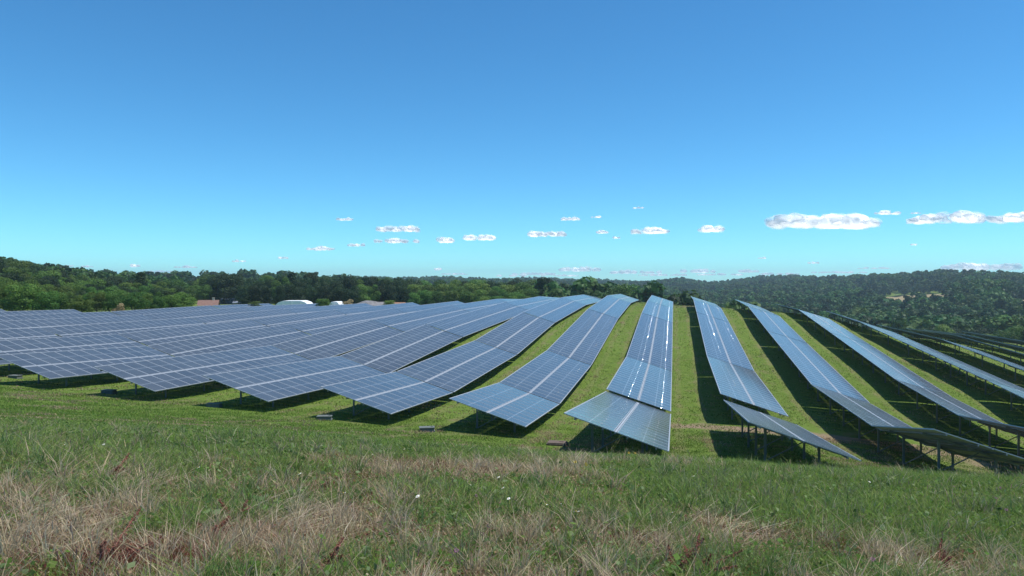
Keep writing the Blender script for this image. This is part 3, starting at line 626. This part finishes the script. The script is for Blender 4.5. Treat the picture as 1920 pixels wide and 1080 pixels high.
for i, (px, py, wp, hp, _) in enumerate(CL):
    g_ = random.Random(100+i); elev = (HY - py)/F_PX; depth = min(34000, max(9000, 1250/max(elev, .01))); sc_ = depth/F_PX
    x, y = at(px, depth); W_m, H_m = wp*sc_*.5, hp*sc_*.62; mb = bmesh.new(); nb_ = 5 + int(wp/9)
    for j in range(nb_):
        u = g_.uniform(-1, 1)*.82 if j else 0; env = (1-abs(u)**2)**.5; top = env*(0.45 + .55*abs(math.sin(u*3.1 + i*1.7)))
        r_ = H_m*(0.35 + .75*top)*g_.uniform(.75, 1.1); cx_ = u*W_m; cz = -H_m*.35 + r_*.55
        m4 = Matrix.Translation((cx_, g_.uniform(-1, 1)*W_m*.25, cz)) @ Matrix.Diagonal((max(r_*1.2, W_m/nb_*1.7), max(r_, W_m/nb_*1.3), r_*.8, 1))
        bmesh.ops.create_icosphere(mb, subdivisions=4, radius=1, matrix=m4)
    for v in mb.verts:
        q = v.co/(H_m*1.1); v.co += Vector((mnoise.noise(q*1.3)*1.6, mnoise.noise(q*1.3+Vector((5, 1, 2))), mnoise.noise(q*1.5+Vector((9, 4, 3)))*.6))*H_m*.32
        if v.co.z < -H_m*.5: v.co.z = -H_m*.5 + (v.co.z + H_m*.5)*.25
    me = bpy.data.meshes.new('cloud'); S_ = 1/ (H_m*2); mb.to_mesh(me); mb.free(); me.materials.append(mc)
    me.transform(Matrix.Diagonal((S_, S_, S_, 1))); me.polygons.foreach_set('use_smooth', [False]*len(me.polygons))
    o = link(bpy.data.objects.new('cloud', me)); o.visible_shadow = False; o.location = (x, y, zat(py, depth)); o.scale = (1/S_,)*3; o.rotation_euler = (0, 0, YAW)
    if i in CB: tag(o, CB[i], 'cloud', 'small fair-weather clouds')
    else:
        rank = sorted(q[0] for j, q in enumerate(CL) if j not in CB).index(px) + 1
        tag(o, f'small white cloud low in the sky, {ordinal(rank)} small one from the left', 'cloud', 'small fair-weather clouds')

# ------------------------------------------------------------------ grass and weeds
class VN:                                            # smooth value noise on the plan
    def __init__(s, seed, cell): s.g = np.random.default_rng(seed).random((256, 256)); s.c = cell
    def __call__(s, x, y):
        u = np.asarray(x)/s.c + 1000; v = np.asarray(y)/s.c + 1000; i = np.floor(u).astype(int); j = np.floor(v).astype(int); a = u-i; b = v-j
        a = a*a*(3-2*a); b = b*b*(3-2*b); G = lambda p_, q_: s.g[p_ % 256, q_ % 256]
        return (G(i, j)*(1-a)+G(i+1, j)*a)*(1-b) + (G(i, j+1)*(1-a)+G(i+1, j+1)*a)*b
v1, v2, v3, v4 = VN(1, 3.1), VN(2, 0.9), VN(3, 0.33), VN(4, 1.7)
def fg(px, py):                                      # ground point of the bank seen at a photo position
    lo, hi = 2.5, 40.0
    for _ in range(400):
        d = lo + (hi-lo)*(_/400)**1.5; x, y = at(px, d)
        if gz(x, y) >= zat(py, d): return x, y, gz(x, y), d
    return x, y, gz(x, y), d
def blobs(lst):
    out = []
    for px, py, rp, am in lst:
        x, y, z, d = fg(px, py + 22); out.append((x, y, max(.3, rp*d/F_PX), max(.6, rp*d/F_PX*1.6), am))
    return out
DRYB = blobs([(60,1010,130,.30),(190,960,120,.34),(90,900,130,.16),(270,1020,110,.22),(480,1020,130,.30),(590,970,90,.24),(380,905,110,.12),(700,930,120,.14),(760,1000,110,.12),(960,1010,90,.08),(900,862,130,.16),(1100,856,130,.16),(700,850,110,.08),
    (1230,1010,80,.16),(1390,995,90,.28),(1330,970,60,.18),(1650,1035,130,.26),(1830,1040,120,.26),(1480,1060,60,.2),(1780,990,70,.14),(650,885,90,.10)])
GRNB = blobs([(300,975,60,.30),(560,930,60,.15),(1220,965,90,.28),(1500,950,230,.22),(1750,930,230,.22),(1300,900,150,.16),(860,960,60,.15),(700,1060,70,.15),(430,1070,50,.2),(1000,900,100,.1),(1560,1050,80,.14),(1450,1040,60,.1)])
REDB = blobs([(170,1055,110,.35),(330,1030,80,.25),(390,970,60,.40),(720,950,130,.18),(230,870,70,.12),(1290,1045,80,.30),(1820,1055,100,.3),(560,1060,60,.2),(980,985,60,.2),(1560,1010,80,.1)])
def blob_sum(x, y, B): return sum(am*np.exp(-((x-bx)/sx)**2 - ((y-by)/sy2)**2) for bx, by, sx, sy2, am in B)
def dry(x, y):                                       # how dead and strawy the bank is here
    d = np.hypot(x, y); a = .55*v1(x, y) + .45*v2(x, y)
    return .46*a + .22 + .13*np.clip((7.0 - d)/2.0, 0, 1) + .045*np.clip((13 - d)/4, 0, 1) + blob_sum(x, y, DRYB) - blob_sum(x, y, GRNB)
def red(x, y): return .36*v4(x+40, y-13) + .34*v3(x, y) + .06 + blob_sum(x, y, REDB)
m_bl, t, p = new_mat('grass_blades'); vc = N(t, 'ShaderNodeVertexColor'); vc.layer_name = 'col'
t.links.new(vc.outputs[0], p.inputs['Base Color']); p.inputs['Roughness'].default_value = .8; p.inputs['Specular IOR Level'].default_value = .08
tr = N(t, 'ShaderNodeBsdfTranslucent'); t.links.new(vc.outputs[0], tr.inputs['Color']); ms = N(t, 'ShaderNodeMixShader'); ms.inputs[0].default_value = .42
t.links.new(p.outputs[0], ms.inputs[1]); t.links.new(tr.outputs[0], ms.inputs[2]); t.links.new(ms.outputs[0], t.nodes['Material Output'].inputs['Surface'])
def sample_fan(n, d0, d1, pxa, pxb, g, pw=2.0):
    """random plan points inside the view fan between two depths; pw 2 = even per area, lower = denser near"""
    u = g.random(n); d = (d0**pw + u*(d1**pw - d0**pw))**(1/pw); px = g.uniform(pxa, pxb, n)
    tx = (px - 960)/F_PX; x = d*(tx*CY - SY); y = d*(CY + tx*SY)
    return x, y, d
def blades(x, y, h, wd, lean, col, g, bend=1.0, azim=None, z0=None):
    n = len(x); z = ground_np(x, y) if z0 is None else z0; a = g.uniform(0, 2*np.pi, n) if azim is None else azim; la = g.uniform(0, 2*np.pi, n) if azim is None else azim + g.normal(0, .3, n)
    if azim is not None: a = azim + np.pi/2 + g.normal(0, .5, n)
    wx, wy = np.cos(a)*wd/2, np.sin(a)*wd/2; lx, ly = np.cos(la)*lean, np.sin(la)*lean
    V = np.empty((n, 5, 3)); V[:, 0] = np.stack([x-wx, y-wy, z-.01], 1); V[:, 1] = np.stack([x+wx, y+wy, z-.01], 1)
    m_ = .55; mx, my, mz = x + lx*m_*.6, y + ly*m_*.6, z + h*m_
    V[:, 2] = np.stack([mx+wx*.8, my+wy*.8, mz], 1); V[:, 3] = np.stack([mx-wx*.8, my-wy*.8, mz], 1); V[:, 4] = np.stack([x+lx, y+ly, z+h], 1)
    b = np.arange(n)[:, None]*5; F = np.concatenate([b+np.array([0, 1, 2, 3]), b+np.array([3, 2, 4])], 1).ravel(); T = np.tile([4, 3], n)
    return V.reshape(-1, 3), F, T, np.repeat(col, 5, 0)
def join_parts(name, parts, mat):
    off = 0; VV, FF, TT, CC = [], [], [], []
    for V, F, T, C in parts: VV.append(V); FF.append(F+off); TT.append(T); CC.append(C); off += len(V)
    me = mesh_np(name, np.concatenate(VV), np.concatenate(FF), np.concatenate(TT), [mat]); add_col(me, np.concatenate(CC)); return link(bpy.data.objects.new(name, me))
def pal(choices, idx, g, var=.25):
    c = np.array(choices)[idx]; return np.clip(c*g.uniform(1-var, 1+var, (len(idx), 1))*g.uniform(.92, 1.08, (len(idx), 3)), 0, 1)
GREEN = [(.180, .285, .048), (.225, .330, .060), (.145, .230, .060), (.285, .340, .115), (.225, .270, .120)]
DRYC = [(.44, .33, .20), (.33, .23, .15), (.50, .40, .26), (.25, .16, .11), (.29, .21, .14)]
REDC = [(.16, .055, .035), (.21, .085, .055), (.12, .045, .035)]
MOWN = [(.110, .205, .030), (.130, .225, .036), (.145, .230, .044), (.175, .220, .060)]
g = np.random.default_rng(21)
parts = []
# foreground bank
for n, d0, d1, hh, ws, pw in ((150000, 3.6, 9, (.03, .17), .0060, 1.4), (150000, 9, 18, (.05, .20), .0095, 1.6), (110000, 18, 30, (.05, .18), .017, 2)):
    x, y, d = sample_fan(n, d0, d1, -60, 1980, g, pw); D = dry(x, y) + g.normal(0, .10 + .07*np.clip((13-d)/4, 0, 1), n) + .35*(v3(x*1.3, y*1.3) - .5)*np.clip((14-d)/4, 0, 1); Rr = red(x, y) + .25*(v3(x+3, y+8) - .5) + g.normal(0, .07, n)
    if d0 >= 18: D -= .10
    isdry = D > .53 + .10*np.clip((d-9)/8, 0, 1); isred = isdry & (Rr > .60)
    c = pal(GREEN, g.integers(0, len(GREEN), n), g); c[isdry] = pal(DRYC, g.integers(0, len(DRYC), isdry.sum()), g); isstr = isdry & (g.random(n) < .12); c[isstr] = pal([(.62,.52,.36), (.55,.44,.29)], g.integers(0, 2, isstr.sum()), g, .15); c[isred] = pal(REDC, g.integers(0, 3, isred.sum()), g)
    h = g.uniform(hh[0], hh[1], n)*(0.45 + 1.1*v2(x+9, y)); h *= 1 - .62*np.clip((d-11)/9, 0, 1)*np.clip((2-x)/8, 0, 1); h = np.where(isdry, h*.75, h); ln = h*g.uniform(.2, 1.1, n)*np.where(isdry, 1.8, 1)
    parts.append(blades(x, y, h, ws*g.uniform(.6, 1.5, n), ln, c, g))
# tall thin seeding stalks, hazy brown-purple and pale straw
for n, d0, d1, ws in ((2600, 4, 12, .0028), (5200, 12, 27, .005)):
    x, y, d = sample_fan(n, d0, d1, -60, 1980, g, 1.5); k2 = v1(x+20, y+5)*.6 + v2(x, y+30)*.4 + np.where(x < 1, .08, -.06) - .5*np.clip((d-12)/8, 0, 1)*np.clip((2-x)/8, 0, 1) + g.normal(0, .05, n) > .56; x, y = x[k2], y[k2]; n = len(x)
    h = g.uniform(.16, .42, n); az = g.uniform(0, 6.28, n); c = pal([(.34, .27, .17), (.27, .19, .15), (.30, .28, .16), (.20, .21, .10)], g.integers(0, 4, n), g)
    lean = h*g.uniform(.1, .6, n); P0 = blades(x, y, h, np.full(n, ws), lean, c, g, azim=az); parts.append(P0)
    tip = P0[0].reshape(-1, 5, 3)[:, 4]                                     # the seed head: a fatter short blade on the tip
    hz_ = h*.22; parts.append(blades(tip[:, 0]-np.cos(az)*.01, tip[:, 1]-np.sin(az)*.01, hz_, np.full(n, ws*2.4), hz_*.6, pal([(.34, .27, .17), (.27, .17, .14), (.38, .33, .22)], g.integers(0, 3, n), g), g, azim=az, z0=tip[:, 2]-.02))
# tussocks: many blades from one root, taller than the turf around them
for nt_, d0, d1, nb2, ws in ((520, 3.9, 9, 34, .0065), (760, 9, 20, 26, .011)):
    tx_, ty_, td = sample_fan(nt_, d0, d1, -60, 1980, g, 1.5); hs_ = g.uniform(.12, .44, nt_)*(1 - .5*np.clip((td-11)/9, 0, 1)*np.clip((2-tx_)/8, 0, 1)); tc_ = g.integers(0, 5, nt_); tdry = dry(tx_, ty_) + g.normal(0, .06, nt_) > .56
    x = np.repeat(tx_, nb2) + g.normal(0, .035, nt_*nb2); y = np.repeat(ty_, nb2) + g.normal(0, .035, nt_*nb2); n = len(x); h = np.repeat(hs_, nb2)*g.uniform(.4, 1.1, n)
    c = pal([(.16, .25, .05), (.13, .22, .07), (.22, .30, .08), (.11, .19, .05), (.20, .24, .12)], np.repeat(tc_, nb2), g); kd2 = np.repeat(tdry, nb2) | (g.random(n) < .10); c[kd2] = pal([(.50, .40, .26), (.42, .32, .20), (.56, .47, .32)], g.integers(0, 3, kd2.sum()), g)
    parts.append(blades(x, y, h, ws*g.uniform(.6, 1.5, n), h*g.uniform(.2, 1.3, n), c, g))
# fallen straw
for cx_, cy_, n, sp in ((545, 1010, 150, 90), (150, 960, 260, 190), (60, 1040, 160, 120), (215, 975, 120, 70), (20, 910, 140, 120), (1370, 985, 100, 90), (1200, 1010, 40, 70), (1700, 1030, 70, 120)):
    px = cx_ + g.normal(0, sp*.5, n); py = cy_ + g.normal(0, 16, n); dd = np.interp(py, [850, 900, 960, 1010, 1080, 1140], [21, 14.2, 9.6, 7.4, 5.3, 4.4]); tx = (px-960)/F_PX
    x = dd*(tx*CY-SY); y = dd*(CY+tx*SY); h = g.uniform(.08, .24, n); L_ = g.uniform(.2, .7, n)
    parts.append(blades(x, y, h, np.full(n, .008), L_, pal([(.60, .50, .34), (.50, .40, .27), (.68, .60, .45)], g.integers(0, 3, n), g), g, azim=g.normal(.4, .45, n)))
# short mown grass between and before the rows
for n, d0, d1, ws, hh in ((150000, 22, 42, .024, (.03, .09)), (120000, 42, 75, .045, (.03, .08)), (110000, 75, 150, .09, (.03, .09))):
    x, y, d = sample_fan(n, d0, d1, -40, 1960, g, 2); D = v1(x, y)*.5 + v2(x, y)*.5 + g.normal(0, .08, n)
    xm = ((x + .8*v1(x*.3, y*.3)) / 7.1) % 1; trk = np.exp(-((xm-.10)/.03)**2) + np.exp(-((xm-.33)/.03)**2)
    D = D + trk*.22*(v4(x, y) > .35) + .35*np.clip(v1(x*.35+7, y*.12) - .72, 0, 1)
    c = pal(MOWN, g.integers(0, 4, n), g, .2); c *= (.82 + .36*v1(x*.5+3, y*.25))[:, None]; k2 = D > .72; c[k2] = pal(DRYC, g.integers(0, 5, k2.sum()), g)
    keepm = ~((np.abs(y + 2.5*v1(x, y) - 49.0) < 1.4) & (x > 4) & (x < 56)); x, y, c = x[keepm], y[keepm], c[keepm]; n = len(x)
    h = g.uniform(hh[0], hh[1], n)*(.6+.8*v2(x, y)); parts.append(blades(x, y, h, ws*g.uniform(.6, 1.4, n), h*g.uniform(.3, 1.2, n), c, g))
tag(join_parts('grass', parts, m_bl), 'rough green and straw-coloured grass on the bank and mown turf between the rows', 'grass', kind='stuff')
# broad-leaved ground cover
parts = []
for n, d0, d1, sz in ((26000, 3.6, 9, .015), (20000, 9, 20, .020), (5000, 3.6, 8, .032), (5000, 8, 16, .04)):
    x, y, d = sample_fan(n, d0, d1, -60, 1980, g, 1.5); D = dry(x, y) + g.normal(0, .07, n); k2 = D < .56; x, y = x[k2], y[k2]; n = len(x)
    z = ground_np(x, y) + g.uniform(.02, .16, n); C = np.stack([x, y, z], 1); Nn = rand_dirs(n, g); Nn[:, 2] = np.abs(Nn[:, 2]) + .6; Nn /= np.linalg.norm(Nn, axis=1, keepdims=True)
    Vv, F, T = leaf_quads(C, Nn, sz, g); parts.append((Vv, F, T, np.repeat(pal([(.090, .165, .030), (.130, .210, .050), (.19, .25, .11), (.070, .130, .038)], g.integers(0, 4, n), g), 4, 0)))
tag(join_parts('ground_cover', parts, m_bl), 'low broad-leaved green weeds growing through the rough grass', 'weeds', kind='stuff')
# crumbled dead thatch
parts = []
n = 60000; x, y, d = sample_fan(n, 3.6, 14, -60, 1980, g, 1.5); D = dry(x, y) + g.normal(0, .06, n); k2 = D > .50; x, y = x[k2], y[k2]; n = len(x)
C = np.stack([x, y, ground_np(x, y) + g.uniform(.01, .09, n)], 1); Nn = rand_dirs(n, g); Nn[:, 2] = np.abs(Nn[:, 2]) + .5; Nn /= np.linalg.norm(Nn, axis=1, keepdims=True)
Vv, F, T = leaf_quads(C, Nn, .013, g); ct_ = pal(DRYC + REDC, g.integers(0, 8, n), g); parts.append((Vv, F, T, np.repeat(ct_, 4, 0)))
tag(join_parts('dead_thatch', parts, m_bl), 'crumbled brown dead leaves and thatch on the bank', 'thatch', kind='stuff')

# ------------------------------------------------------------------ flowers and single weeds one can point at
m_st = plain('stem_green', (.07, .13, .03), .7); m_pw = plain('petal_white', (.80, .80, .76), .6, 0, .05); m_ye = plain('flower_yellow', (.70, .48, .04), .6); m_pk = plain('flower_pink', (.42, .14, .30), .7); m_rs = plain('dock_red', (.20, .070, .045), .85, 0, .4, 30)
m_pale = plain('pale_leaf', (.24, .33, .20), .6, 0, .25, 12)
def flower_meshes(kind, rad):
    s = MB(); s.tube([(0, 0, 0), (.01, 0, .5), (0, 0, 1)], [.007, .006, .005], 5); st = s.mesh('stem', [m_st])
    h = MB()
    if kind == 'daisy':
        for k in range(13):
            a = 2*math.pi*k/13; c, s2 = math.cos(a), math.sin(a); ww = rad*.22
            h.face([(c*rad*.2 - s2*ww*.4, s2*rad*.2 + c*ww*.4, 0), (c*rad*.2 + s2*ww*.4, s2*rad*.2 - c*ww*.4, 0), (c*rad + s2*ww, s2*rad - c*ww, .003*math.sin(k*2)), (c*rad*1.08, s2*rad*1.08, 0), (c*rad - s2*ww, s2*rad + c*ww, .003)])
        me = h.mesh('petals', [m_pw]); e = MB(); e.tube([(0, 0, -.002), (0, 0, .004), (0, 0, .007)], [rad*.3, rad*.27, rad*.12], 9); return st, me, e.mesh('disc', [m_ye])
    mm = m_pk if kind == 'clover' else m_ye; gg = random.Random(3)
    for k in range(46):
        d = Vector((gg.gauss(0, 1), gg.gauss(0, 1), gg.gauss(0, 1))).normalized(); c = d*rad*.6; d2 = d.orthogonal().normalized()*rad*.18
        h.face([c-d2, c+d2, d*rad + d2*.3, d*rad - d2*.3])
    return st, h.mesh('flower_head', [mm]), None
FM = {'daisy': flower_meshes('daisy', .022), 'clover': flower_meshes('clover', .016), 'yellow': flower_meshes('yellow', .018)}
FN = {'daisy': ('daisy', 'petals', 'small white daisy in the rough foreground grass', 'white daisies on the bank', 'daisy'), 'clover': ('clover_flower', 'flower_head', 'round pink clover flower in the rough foreground grass', 'pink clover flowers on the bank', 'clover'),
      'yellow': ('yellow_flower', 'flower_head', 'small yellow flower on the bank below the silver table', 'yellow flowers on the bank', 'flower')}
FLW = []
def flower(kind, px, py, hgt=.22, sc=1.0, label=None):
    x, y, z, d = fg(px, py + hgt*.9*F_PX/10); nm, hn, lb, gp, ct = FN[kind]; r = empty(nm, (x, y, z), (random.uniform(-.15, .15), random.uniform(-.15, .15), random.uniform(0, 6)))
    st, hd, disc = FM[kind]; o = bpy.data.objects.new('stem', st); COL.objects.link(o); o.parent = r; o.scale = (.6, .6, hgt)
    o = bpy.data.objects.new(hn, hd); COL.objects.link(o); o.parent = r; o.location = (0, 0, hgt); o.scale = (sc,)*3; o.rotation_euler = (.45, 0, 0)
    if disc: q = bpy.data.objects.new('disc', disc); COL.objects.link(q); q.parent = r; q.location = (0, 0, hgt); q.scale = (sc,)*3; q.rotation_euler = (.45, 0, 0)
    FLW.append((px, kind, r)); tag(r, label or lb, ct, gp)
flower('daisy', 1076, 974, .25, 1.5, 'largest white daisy, standing clear in the lower middle of the bank')
for px, py in ((1047, 951), (1024, 952), (950, 947), (948, 922), (755, 838), (722, 863), (765, 877), (696, 851), (935, 898), (874, 914), (1256, 974), (1260, 1000), (780, 940), (1300, 890), (640, 941), (194, 833), (115, 836), (372, 880), (560, 897), (1635, 899), (1910, 930)):
    flower('daisy', px, py, random.uniform(.16, .28), random.uniform(.9, 1.2))
for px, py in ((862, 882), (893, 938), (920, 1004), (908, 1017), (857, 1057), (1793, 909), (1878, 910), (1895, 957), (1873, 934), (1634, 1066)): flower('clover', px, py, .2, 1.35)
for px, py in ((1080, 861), (1095, 866), (1180, 838), (1194, 838)): flower('yellow', px, py, .3, 1.6)
for kd_ in FN:
    for i_, (px_, _k, r_) in enumerate(sorted([q for q in FLW if q[1] == kd_ and not q[2]['label'].startswith('largest')], key=lambda q: q[0])):
        r_['label'] = f'{FN[kd_][2]}, {ordinal(i_+1)} from left'
def dock(px, py, h, n, label, seed):
    x, y, z, d = fg(px, py); r = empty('dock_plant', (x, y, z)); q = random.Random(seed)
    for k in range(n):
        a = q.gauss(.4, 1.0); l = h*q.uniform(.35, 1); ln = q.uniform(.5, 2.2); e = Vector((math.cos(a)*l*ln, math.sin(a)*l*ln, l)); mb = MB()
        mb.tube([(0, 0, -.02), e*.5 + Vector((0, 0, l*.06)), e], [.006, .005, .003], 5); s_ = mb.build('stem', m_rs, r); mb = MB()
        for j in range(240):
            u = q.uniform(.35, 1.02); c = e*u + Vector((q.gauss(0, 1), q.gauss(0, 1), q.gauss(0, 1)))*.026*(1.2-u); dd = Vector((q.gauss(0, 1), q.gauss(0, 1), q.gauss(0, 1))).normalized(); b = dd.orthogonal().normalized()*.006; a2 = dd.cross(b).normalized()*.006
            mb.face([c-b, c-a2, c+b, c+a2])
        mb.build('seed_head', m_rs, s_)
    tag(r, label, 'dock plant', 'dried red dock plants on the bank')
for i, a in enumerate(((185, 1075, .30, 7, 'dried red-brown dock plant at the lower left of the bank'), (395, 1010, .24, 8, 'reddish dock plant leaning right beside the fallen straw'), (440, 985, .3, 3, 'small rusty dock plant just left of the pale fallen straw'),
        (205, 900, .26, 4, 'thin reddish dock stems in the grass at left, farthest up the bank'), (1300, 1085, .28, 7, 'dark red dock plant at the bottom edge right of the middle'), (1262, 1078, .3, 3, 'short dark red dock plant at the bottom edge, left of a taller one'), (1760, 1085, .32, 4, 'reddish dock plant at the bottom edge near the right corner'), (600, 1085, .3, 3, 'low brown-red dock plant at the bottom edge left of the pale weed'))):
    dock(*a, seed=40+i)
x, y, z, d = fg(742, 1085); r = empty('broadleaf_weed', (x, y, z)); q = random.Random(9)
for k in range(11):
    a = k*2.4; l = q.uniform(.10, .17); up = q.uniform(.25, .9); dr = Vector((math.cos(a), math.sin(a), up)).normalized(); sd_ = Vector((-math.sin(a), math.cos(a), 0)); mb = MB(); prev = None
    for s_ in range(6):
        u = s_/5; c = dr*l*u - Vector((0, 0, .06*u*u)); wv = .042*math.sin(math.pi*min(1, u*.93+.07))**.7 + .004; cur = (c - sd_*wv + Vector((0, 0, .012)), c, c + sd_*wv + Vector((0, 0, .012)))
        if prev: mb.face([prev[0], prev[1], cur[1], cur[0]]); mb.face([prev[1], prev[2], cur[2], cur[1]])
        prev = cur
    mb.build('leaf', m_pale, r, smooth=True)
tag(r, 'pale green broad-leaved weed at the bottom edge left of the middle', 'weed')
